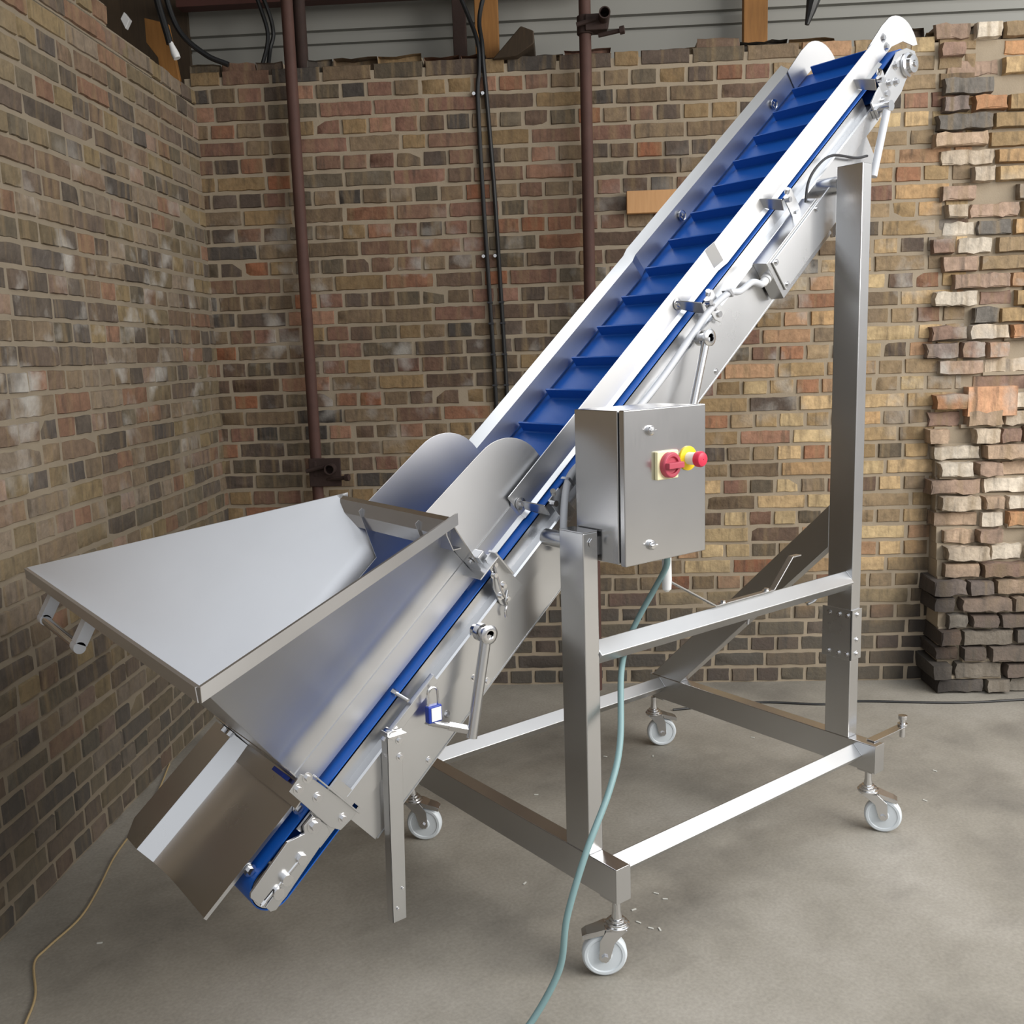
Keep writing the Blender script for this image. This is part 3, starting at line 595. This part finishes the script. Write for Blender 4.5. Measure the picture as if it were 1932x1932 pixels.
# --- hinge rods on the near side
def rod(top, bot, r, brk, lk):
    top = Vector(top); bot = Vector(bot); mb = MB(); mb.tube([top, bot], r, 18); rd = part('swing_rod', mb, M_FRAME)
    m2 = MB(); m2.cyl(top+Y3*.055, top-Y3*.012, .015, 18); m2.cyl(top+Y3*.03, top+Y3*.012, .024, 20); m2.lathe(top-Y3*.004, -Y3, [(0, .024), (.010, .026), (.014, .020), (.014, .012), (.008, .011), (.008, .001)], 20); part('rod_pivot', m2, M_POL, rd)
    if lk:
        m3 = MB(); a, b = Vector(lk[0]), Vector(lk[1]); m3.cyl(a, a.lerp(b, .5), .008, 12); m3.cyl(a.lerp(b, .48), b, .013, 6); part('rod_link', m3, M_POL, rd, ang=30)
    return rd
rod((-.238, .225, .985), (-.298, .225, .716), .0145, None, (K(.20, .285, .835), (-.297, .232, .735)))
rod((.632, .235, 1.733), (.560, .235, 1.50), .0125, None, None)
# --- posts carry the body on two round stubs
mb = MB(); mb.cyl((A/2, D0+PB, HA-.035), (A/2, YN+.004, HA-.035), .024, 24); part('support_stub', mb, M_FRAME)
mb = MB(); mb.cyl((L+A/2, D0+PB, HB-.055), (L+A/2, YN+.004, HB-.055), .030, 28); part('support_stub', mb, M_FRAME)
# --- sensor trunking box on the side of the body
mb = MB(); prs = [K(0, YN-.001, .905), K(0, .232, .897), K(0, .232, .757), K(0, YN-.001, .757)]
mb.prism([p+U*1.965 for p in prs], U*.335); sb = part('drive_box', mb, M_BOX, bevel=.0015)
mb = MB(); mb.obox((0, 0, 0), U, Y3, NV, (1.985, .226, .775), (2.40, .231, .885)); part('box_lid', mb, M_SHEET, sb, bevel=.001)
for s, n in ((2.0, .875), (2.0, .785), (2.27, .875), (2.38, .785)): bolt(sb, K(s, .226, n), -Y3, .006, .005)
mb = MB(); mb.lathe(K(1.965, .255, .845), -U, [(0, .017), (.010, .017), (.010, .013), (.024, .014), (.034, .010), (.034, .001)], 16); part('cable_gland', mb, M_WHITE, sb)
cpts = [K(1.93, .255, .845), (.86, .247, 1.902), (.80, .247, 1.873), (.752, .25, 1.868), (.679, .262, 1.817), (.587, .265, 1.73), (.474, .268, 1.62), (.361, .268, 1.528), (.232, .268, 1.437), (.114, .262, 1.381), (.073, .255, 1.326), (.056, .25, 1.225), (.056, .25, 1.15)]
mb = MB(); mb.tube(spline(cpts, 8), [.0105]*len(spline(cpts, 8)), 12); part('conduit', mb, M_PVC, sb)
for p in ((.69, .264, 1.826), (.752, .25, 1.868), (.085, .258, 1.35)):
    mb = MB(); mb.obox(p, U, Y3, NV, (-.004, -.013, -.013), (.004, .02, .013)); part('conduit_clip', mb, M_POL, sb)
scp = [(1.50, .262, 2.345), (1.433, .262, 2.332), (1.3, .262, 2.328), (1.221, .262, 2.292), (1.164, .262, 2.229), (1.147, .262, 2.135), (1.135, .27, 2.06)]
mb = MB(); mb.tube(spline(scp, 8), .0045, 8); part('sensor_cable', mb, M_DGREY, sb)
# --- feed hopper
S0, S1 = -.106, .58
PRF = [(0.0, .985), (.0, 1.03), (.0, 1.085)]
def hside(far):
    f = (lambda y: mir(y)) if far else (lambda y: y)
    rows = []
    for s, yt, ntp in ((S0, -.163, 1.615), (.237, .0205, 1.4205), (S1, .204, 1.226)):
        base = [(.340, .966), (.340, 1.0), (.340, 1.035)]
        b0 = Vector((.340, 1.042)); c0 = Vector((.340, 1.085)); e0 = Vector((yt, ntp)); e1 = c0+(e0-c0).normalized()*.043
        for k in range(1, 8):
            t = k/7; p = b0*(1-t)**2+c0*2*t*(1-t)+e1*t*t; base.append((p.x, p.y))
        base.append(tuple(e1.lerp(e0, .5))); base.append((yt, ntp))
        rows.append([K(s, f(y), n) for y, n in base])
    mb = MB(); mb.grid(rows); return mb
hm = hside(False); h2 = hside(True)
hm.add(h2.v, h2.f)
hop = part('hopper', hm, M_HOP, solid=.002, ang=28)
fw = MB(); fw.add([K(S0, .34, .99), K(S0, mir(.34), .99), K(S0, mir(.34), 1.085), K(S0, mir(-.163), 1.615), K(S0, -.163, 1.615), K(S0, .34, 1.085)], [(0, 1, 2, 3, 4, 5)]); part('front_wall', fw, M_HOP, hop, solid=.002)
# folded rim: top ledge and turned-down lip
T = [K(S1, .204, 1.226), K(S0, -.163, 1.615), K(S0, mir(-.163), 1.615), K(S1, mir(.204), 1.226)]
rm = MB()
def lip(a, b, out, down, w_, h_):
    out = Vector(out).normalized(); rm.grid([[p, p+out*w_, p+out*w_+down*h_] for p in (a, b)])
e = (T[0]-T[1]).normalized(); on = Vector((-e.y, e.x, 0)) if (-e.y*0+e.x*-1) > 0 else Vector((e.y, -e.x, 0))
if on.y > 0: on = -on
lip(T[1]-e*.004, T[0]+e*.035, on+Vector((0, 0, .1)), Vector((0, 0, -1)), .006, .028)
lip(T[2], T[1], -U+Vector((0, 0, .55)), Vector((.1, 0, -1)), .007, .028)
on2 = Vector((on.x, -on.y, 0)); lip(T[3]+(T[3]-T[2]).normalized()*.035, T[2], on2, Vector((0, 0, -1)), .006, .028)
part('hopper_rim', rm, M_HOP, hop, solid=.002, ang=20)
# cross beam at the back of the hopper and its two end gussets
cb = MB(); 
cb.grid([[K(.590, y, 1.216), K(.577, y, 1.217), K(.553, y, 1.187), K(.541, y, 1.146), K(.560, y, 1.132)] for y in (.222, mir(.222))]); part('hopper_beam', cb, M_BOX, hop, solid=.003, ang=20)
for far in (False, True):
    f = (lambda y: mir(y)) if far else (lambda y: y)
    g = MB(); g.add([K(.583, f(y), n) for y, n in ((.212, 1.215), (.236, 1.14), (.262, 1.04), (.285, .995), (.341, .985), (.341, 1.085), (.272, 1.158))], [(0, 1, 2, 3, 4, 5, 6)]); go = part('beam_gusset', g, M_BOX, hop, solid=.003)
    bolt(hop, K(.580, f(.283), 1.045), -U, .006, .005)
sm = MB(); sm.strip([K(S0, .3365, .966), K(S0, .3365, 1.026), K(S0, .340, 1.028)], U*(S1-S0)); part('lower_apron', sm, M_HOP, hop, solid=.0015, ang=15)
# inner cheek plates with rounded tops
CK = [(-.10, .962), (-.10, 1.07), (.50, 1.07), (.555, 1.209)]
ck = CK+[(.80, 1.196)]
for k in range(13):
    a = math.radians(88-7.6*k); ck.append((.825+.140*math.cos(a), 1.056+.138*math.sin(a)))
ck += [(.970, .962)]
for far in (False, True):
    f = (lambda y: mir(y)) if far else (lambda y: y); sg = 1 if not far else -1
    mb = MB(); mb.prism([K(s, f(.347), n) for s, n in ck], Y3*(sg*.003)); part('cheek_plate', mb, M_HOP, hop, bevel=.0008)
# rear hopper latch on the near side
CL = [(.637, 1.016), (.641, .97), (.640, .93), (.646, .868), (.587, .866), (.565, .872), (.560, .89), (.575, .94), (.600, .975), (.610, 1.016)]
for far in (False, True):
    f = (lambda y: mir(y)) if far else (lambda y: y); sg = -1 if not far else 1
    mb = MB(); mb.prism([K(s, f(.280), n) for s, n in CL], Y3*(sg*.005)); mb.obox((0, 0, 0), U, Y3, NV, (.634, min(f(.285), f(.255)), .93), (.64, max(f(.285), f(.255)), 1.02)); rl = part('hopper_latch', mb, M_SHEET, bevel=.001)
    mb = MB(); mb.obox((0, 0, 0), U, Y3, NV, (.555, min(f(.255), f(.345)), 1.0), (.635, max(f(.255), f(.345)), 1.004)); part('latch_tongue', mb, M_SHEET, rl, bevel=.001)
    mb = MB(); mb.obox((0, 0, 0), U, Y3, NV, (.602, min(f(.29), f(.330)), .975), (.628, max(f(.29), f(.330)), 1.030)); part('latch_block', mb, M_SHEET, rl, bevel=.003)
    for s, n in ((.60, .92), (.585, .885), (.575, .905), (.60, .965), (.62, .985)): bolt(rl, K(s, f(.28)+sg*.005, n), Y3*sg, .0065, .009)
    mb = MB(); mb.tube(spline([K(.60, f(.274), .90), K(.575, f(.268), .888), K(.57, f(.27), .875), K(.555, f(.268), .868), K(.545, f(.27), .853)], 5), .0035, 8); mb.tube(spline([K(.62, f(.274), .99), K(.585, f(.262), .93), K(.578, f(.262), .90)], 5), .003, 8); part('latch_chain', mb, M_POL, rl)
# front angle under the hopper
fa = MB(); fa.grid([[K(-.108, y, 1.085), K(-.112, y, 1.01), K(-.165, y, 1.006)] for y in (.272, .735)]); fap = part('front_angle', fa, M_SHEET, hop, solid=.003, ang=20)
for y in (.70, .66): bolt(hop, K(-.113, y, 1.06), -U, .009, .012); 
mb = MB(); mb.obox(K(-.116, .36, 1.015), U, Y3, NV, (-.012, 0, 0), (-.001, .06, .022)); part('blue_wiper', mb, M_BLUE, hop, label='blue wiper strip', bevel=.001)
# grab handle on the front wall
for y in (.665, 1.005):
    hb = MB(); a = K(S0-.003, y, 1.555); b = K(-.182, y, 1.528)
    hb.obox(a, (b-a).normalized(), Y3, (b-a).normalized().cross(Y3), (-.002, -.018, -.014), ((b-a).length-.008, .018, .014)); hb.cyl(b-Y3*.018, b+Y3*.018, .0145, 18)
    part('handle_bracket', hb, M_PVC, hop, label='pale grey handle bracket')
mb = MB(); mb.cyl(K(-.182, .668, 1.528), K(-.182, 1.002, 1.528), .012, 18); part('handle_bar', mb, M_POL, hop)
# --- trough below the hopper, over the tail of the belt
tr = MB(); prf = [(.327, .984), (.327, .975), (.45, .974), (.52, .975)]
for k in range(1, 9):
    t = math.radians(58*k/8); prf.append((.52+.13*math.sin(t), .975+.065*(1-math.cos(t))))
prf += [(.632, 1.007), (.660, 1.052)]
tr.strip([K(-.475, y, n) for y, n in prf], U*.36)
P = [K(-.475, .660, 1.052), K(-.115, .660, 1.052), K(-.115, .76, 1.062), K(-.43, .76, 1.062), K(-.475, .735, 1.055)]
tr.add(P, [(0, 1, 2, 3, 4)]); trp = part('feed_trough', tr, M_SHEET, solid=.002, ang=18)
for s in (-.16, -.335): bolt(trp, K(s, .324, .966), -Y3, .009, .008)
# --- control box
cbx = part('control_box', MB().box((.060, .035, 1.150), (.365, .200, 1.552)), M_BOX, bevel=.003)
part('door_gasket', MB().box((.066, .027, 1.156), (.359, .036, 1.546)), M_DGREY, cbx)
dr = part('box_door', MB().box((.058, .008, 1.148), (.367, .027, 1.554)), M_BOX, cbx, bevel=.003)
for z in (1.497, 1.195):
    mb = MB(); mb.lathe((.150, .008, z), -Y3, [(0, .013), (.002, .0135), (.008, .0125), (.012, .009), (.013, .001)], 24); mb.obox((.150, -.006, z), X3, Y3, Z3, (-.012, -.003, -.002), (.012, .003, .002)); part('door_lock', mb, M_POL, cbx)
mb = MB(); mb.box((.166, -.004, 1.365), (.246, .008, 1.440)); part('isolator_plate', mb, M_CREAM, cbx, bevel=.003)
mb = MB(); mb.lathe((.208, -.004, 1.403), -Y3, [(0, .034), (.012, .034), (.016, .031), (.016, .022), (.010, .021), (.010, .001)], 32); mb.obox((.208, -.004, 1.403), X3, Y3, Z3, (-.029, -.030, -.008), (.029, -.008, .008)); part('isolator_knob', mb, M_REDD, cbx, bevel=.002)
mb = MB(); mb.lathe((.294, .008, 1.412), -Y3, [(0, .033), (.004, .033), (.005, .030), (.005, .001)], 32); part('stop_button_ring', mb, M_YEL, cbx)
mb = MB(); mb.lathe((.294, .004, 1.412), -Y3, [(0, .017), (.028, .017), (.030, .015), (.030, .001)], 24); part('stop_button_collar', mb, M_WHITE, cbx)
mb = MB(); mb.lathe((.294, -.024, 1.412), -Y3, [(0, .013), (.004, .021), (.016, .0215), (.022, .018), (.0245, .010), (.0245, .001)], 28); part('stop_button_head', mb, M_RED, cbx)
for x in (.205, .265, .31):
    mb = MB(); mb.lathe((x, .10, 1.150), -Z3, [(0, .015), (.008, .015), (.008, .012), (.02, .012), (.026, .008), (.026, .001)], 16); part('cable_gland', mb, M_WHITE, cbx)
mb = MB(); mb.lathe((.335, .125, 1.150), -Z3, [(0, .013), (.10, .0145), (.128, .013), (.135, .006), (.135, .001)], 18); part('hanging_sleeve', mb, M_WHITE, cbx)
part('mounting_bracket', MB().box((.052, .12, 1.165), (.062, .19, 1.215)), M_SHEET, cbx)
part('mounting_bracket', MB().box((.15, .2, 1.30), (.30, .285, 1.36)), M_SHEET, cbx)

# ------------------------------------------------------------------ things hanging from or lying by the machine
pk = MB(); c = Vector((-.395, .252, .801)); ux = Vector((1, 0, 0)); ux.normalize(); uy = Vector((0, 1, 0))
pl = obj('padlock', MB().obox(c, X3, Y3, Z3, (-.021, -.010, -.023), (.021, .010, .023)), M_BLUE, bevel=.004)
tag(pl, 'small blue padlock with a white face hanging from the slanted bar', 'padlock')
sp = [c+Vector((-.015, 0, .02)), c+Vector((-.015, 0, .045))]+[c+Vector((-.015*math.cos(t), 0, .055+.014*math.sin(t))) for t in (0.3, .8, 1.57, 2.3, 2.8)]+[c+Vector((.015, 0, .045)), c+Vector((.015, 0, .02))]
s_ = obj('shackle', MB().tube(spline(sp, 4), .0032, 10), M_POL, pl, label='steel shackle')
f_ = obj('label_face', MB().obox(c, X3, Y3, Z3, (-.013, -.0115, -.018), (.017, -.0102, .018)), M_WHITE, pl, label='white label', bevel=.0005)
cab = [(.31, .10, 1.128), (.312, .105, 1.095), (.318, .15, 1.03), (.295, .195, .938), (.251, .20, .867), (.154, .13, .811), (.05, .03, .667), (-.038, -.02, .576), (-.152, -.05, .451), (-.219, -.05, .303), (-.241, -.04, .161), (-.317, -.01, .029), (-.37, .0, .0095), (-.47, .02, .009), (-.60, .0, .009)]
tag(obj('power_cable', MB().tube(spline(cab, 8), .0088, 12), M_CABLE), 'grey-green power cable hanging from the control box to the floor', 'cable')
cord = [(-.45, 2.3), (-.60, 2.02), (-.762, 1.782), (-.873, 1.625), (-.975, 1.444), (-1.068, 1.304), (-1.183, 1.204), (-1.232, 1.146), (-1.263, .987), (-1.307, .884), (-1.37, .76)]
tag(obj('thin_cord', MB().tube(spline([(x, y, .004) for x, y in cord], 8), .0035, 8), M_CORD), 'thin cream cord lying on the floor along the left wall', 'cord')
blk = [(1.6, 1.28), (1.80, 1.17), (1.99, 1.057), (2.174, .85), (2.332, .761), (2.637, .451), (2.912, .255), (3.2, .05), (3.5, -.1)]
tag(obj('floor_cable', MB().tube(spline([(x, y, .006) for x, y in blk], 8), .0055, 8), M_BLACK), 'thin black cable lying across the floor at the right by the pier', 'cable')
bits = [(.393, .233), (.391, .192), (.275, .214), (.238, .157), (.244, .112), (.26, .091), (.115, .553), (-1.055, 1.129), (1.15, .977), (1.617, .824), (1.878, .127), (1.609, .017), (.997, 1.108), (.549, 1.024)]
for i, (x, y) in enumerate(bits):
    a = rnd.uniform(0, 3); mb = MB(); mb.obox((x, y, .001), (math.cos(a), math.sin(a), 0), (-math.sin(a), math.cos(a), 0), Z3, (-.008, -.0025, 0), (.008, .0025, .002))
    tag(obj('paint_chip', mb, M_CHIP), 'tiny white chip of paint lying on the bare concrete floor', 'chip', 'white chips scattered on the floor')

# ------------------------------------------------------------------ things on and above the walls
def pole(b, d, z0, z1, r, lab, stubs):
    t = obj('scaffold_pole', MB().cyl(room(b, d, z0), room(b, d, z1), r, 20), M_RUST); tag(t, lab, 'pole')
    for z, sb_ in stubs:
        mb = MB(); mb.cyl(room(b, d, z-.04), room(b, d, z+.04), r+.010, 20); mb.obox(room(b, d, z), Bv, Dv, Z3, (.0, -.05, -.035), (.10, .03, .035)) if sb_ else mb.obox(room(b, d, z-.02), Bv, Dv, Z3, (-.03, -.036, -.07), (.13, -.024, .07)); c_ = obj('pole_coupler', mb, M_RUST2, t, bevel=.004)
        mb = MB(); p = room(b+.085, d-.02, z+(.015 if sb_ else 0)); mb.lathe(p+Dv*(.10 if sb_ else .03), -Dv, [(0, .001), (0, .026), (.20 if sb_ else .10, .026), (.20 if sb_ else .10, .021), (.06, .021), (.06, .001)], 20); obj('pole_stub', mb, M_RUST2, t)
        mb = MB(); mb.cyl(room(b+.06, d-.03, z-.055), room(b+.17, d-.06, z-.045), .010, 8); mb.cyl(room(b-.04, d-.05, z-.01), room(b+.05, d-.05, z+.01), .010, 8); mb.cyl(room(b+.155, d-.056, z-.046), room(b+.175, d-.061, z-.044), .018, 6); obj('coupler_bolt', mb, M_RUST2, t, ang=30)
pole(.462, -.085, 0, 4.02, .0275, 'rusty brown scaffold pole nearest the left corner, by the hopper', [(1.17, False)])
pole(1.835, -.085, 0, 4.02, .0275, 'rusty brown scaffold pole in the middle of the back wall behind the belt', [(3.17, True)])
def upright(name, b, d, z0, z1, wx, m, lab, cat):
    mb = MB(); mb.obox(room(b, d, 0), Bv, Dv, Z3, (-wx/2, 0, z0), (wx/2, .05, z1)); return tag(obj(name, mb, m, bevel=.004), lab, cat)
upright('timber_post', 1.365, .20, 3.06, 4.05, .115, M_WOOD, 'orange timber post above the wall beside the twin cables', 'post')
upright('timber_post', 2.66, .20, 3.06, 4.05, .115, M_WOOD, 'orange timber post above the wall near the top of the conveyor', 'post')
tp_ = MB(); tp_.cyl(room(.46, .15, 3.05), room(.46, .15, 4.05), .03, 16); tag(obj('steel_stub', tp_, M_RUST2), 'dark rusty steel upright close behind the left scaffold pole', 'post')
tp_ = MB(); tp_.obox(room(1.235, .16, 0), Bv, Dv, Z3, (-.032, 0, 3.06), (.032, .04, 4.05)); tag(obj('steel_stub', tp_, M_RUST2, bevel=.003), 'dark steel upright left of the orange post on the wall top', 'post')
# sawn beam end lying on the wall top
bd = MB(); bd.prism([room(1.40, -.02, 3.062), room(1.52, -.06, 3.062), room(1.60, -.07, 3.11), room(1.60, -.07, 3.165), room(1.54, -.05, 3.195), room(1.47, -.03, 3.13)], Dv*.34); tag(obj('beam_end', bd, M_DWOOD, bevel=.006), 'dark sawn beam end resting on the wall top beside the orange post', 'beam')
mb = MB(); mb.obox(room(2.018, 0, 2.338), Bv, -Dv, Z3, (0, .011, 0), (.42, .05, .103)); tag(obj('timber_batten', mb, M_PLANK, bevel=.003), 'short pale pine batten fixed to the brick wall behind the belt', 'batten')
# twin wall cables
def wcable(off, lab, topb):
    pts = [room(topb, .10, 3.6), room(1.31+off*.6+(.02 if off > 0 else -.01), .06, 3.30), room(1.345+off*.35, .0, 3.14), room(1.350+off*.4, -.018, 3.02), room(1.348+off*.75, -.016, 2.90), room(1.362+off, -.016, 2.5), room(1.378+off, -.016, 2.0), room(1.392+off, -.016, 1.5), room(1.40+off, -.016, 1.0), room(1.41+off, -.016, .3)]
    o = tag(obj('wall_cable', MB().tube(spline(pts, 8), .0105, 10), M_BLACK), lab, 'cable')
    for z, bb in ((2.905, 1.348+off*.75), (2.16, 1.374+off)):
        mb = MB(); mb.lathe(room(bb-.018, -.006, z+.01), -Dv, [(0, .012), (.012, .012), (.018, .008), (.018, .001)], 12); obj('cable_clip', mb, M_POL, o, label='shiny cable clip')
    for z in (1.95, 1.85, 1.70, 1.55):
        mb = MB(); bb = 1.378+off+(2.0-z)*.028; mb.obox(room(bb, -.016, z), Bv, Dv, Z3, (-.013, -.013, -.004), (.013, .014, .004)); obj('cable_saddle', mb, M_DGREY, o)
wcable(-.028, 'left black cable of the vertical pair clipped to the back wall', 1.16); wcable(.028, 'right black cable of the vertical pair clipped to the back wall', 1.44)
# bits in the top left corner
mb = MB(); mb.tube(spline([room(-.12, -.10, 3.6), room(-.10, -.09, 3.38), room(-.05, -.08, 3.23), room(.06, -.07, 3.13), room(.16, -.06, 3.085)], 8), .013, 10); tag(obj('loose_cable', mb, M_BLACK), 'thick black cable drooping onto the wall top in the left corner', 'cable')
mb = MB(); mb.tube(spline([room(-.15, -.12, 3.5), room(-.13, -.12, 3.35), room(-.10, -.12, 3.22), room(-.09, -.12, 3.17)], 8), .016, 10); lc = tag(obj('dangling_lead', mb, M_BLACK), 'black lead with a white plug dangling in the top left corner', 'cable')
mb = MB(); mb.tube([room(-.095, -.12, 3.20), room(-.082, -.122, 3.165), room(-.068, -.124, 3.125), room(-.06, -.124, 3.105)], [.008, .012, .019, .017], 14); obj('plug', mb, M_WHITE, lc, label='white plug')
for o_, lab in ((0, 'left strand of the black cables hanging between the left corner and first pole'), (.032, 'right strand of the black cables hanging between the left corner and first pole')):
    mb = MB(); mb.tube(spline([room(.24+o_*.5, .05, 3.55), room(.30+o_, .05, 3.36), room(.325+o_*.6, .05+o_, 3.26), room(.318+o_*.2, .05+o_, 3.19), room(.29+o_*.9, .05, 3.11)], 8), .010, 8)
    tag(obj('hanging_cable', mb, M_BLACK), lab, 'cable')
mb = MB(); mb.prism([room(-.345, -.05, 3.315), room(-.325, -.05, 3.345), room(-.30, -.05, 3.31), room(-.325, -.05, 3.27)], Dv*.03); tag(obj('white_bracket', mb, M_WHITE, bevel=.003), 'small white fitting above the broken corner of the left wall', 'fitting')
mb = MB(); mb.prism([room(-.25, .0, 3.33), room(-.14, .0, 3.30), room(-.10, .0, 3.02), room(-.19, .0, 3.02), room(-.20, .0, 3.15), room(-.25, 0, 3.22)], Dv*.03); tag(obj('broken_board', mb, M_WOOD, bevel=.002), 'broken orange board standing in the gap at the left corner', 'board')
mb = MB(); mb.tube([room(2.875, -.02, 3.36), room(2.885, -.02, 3.28), room(2.865, -.02, 3.20), room(2.85, -.02, 3.145)], [.045, .038, .022, .010], 9); tag(obj('hanging_rag', mb, M_BLACK), 'dark ragged strip hanging above the wall near the conveyor head', 'rag')
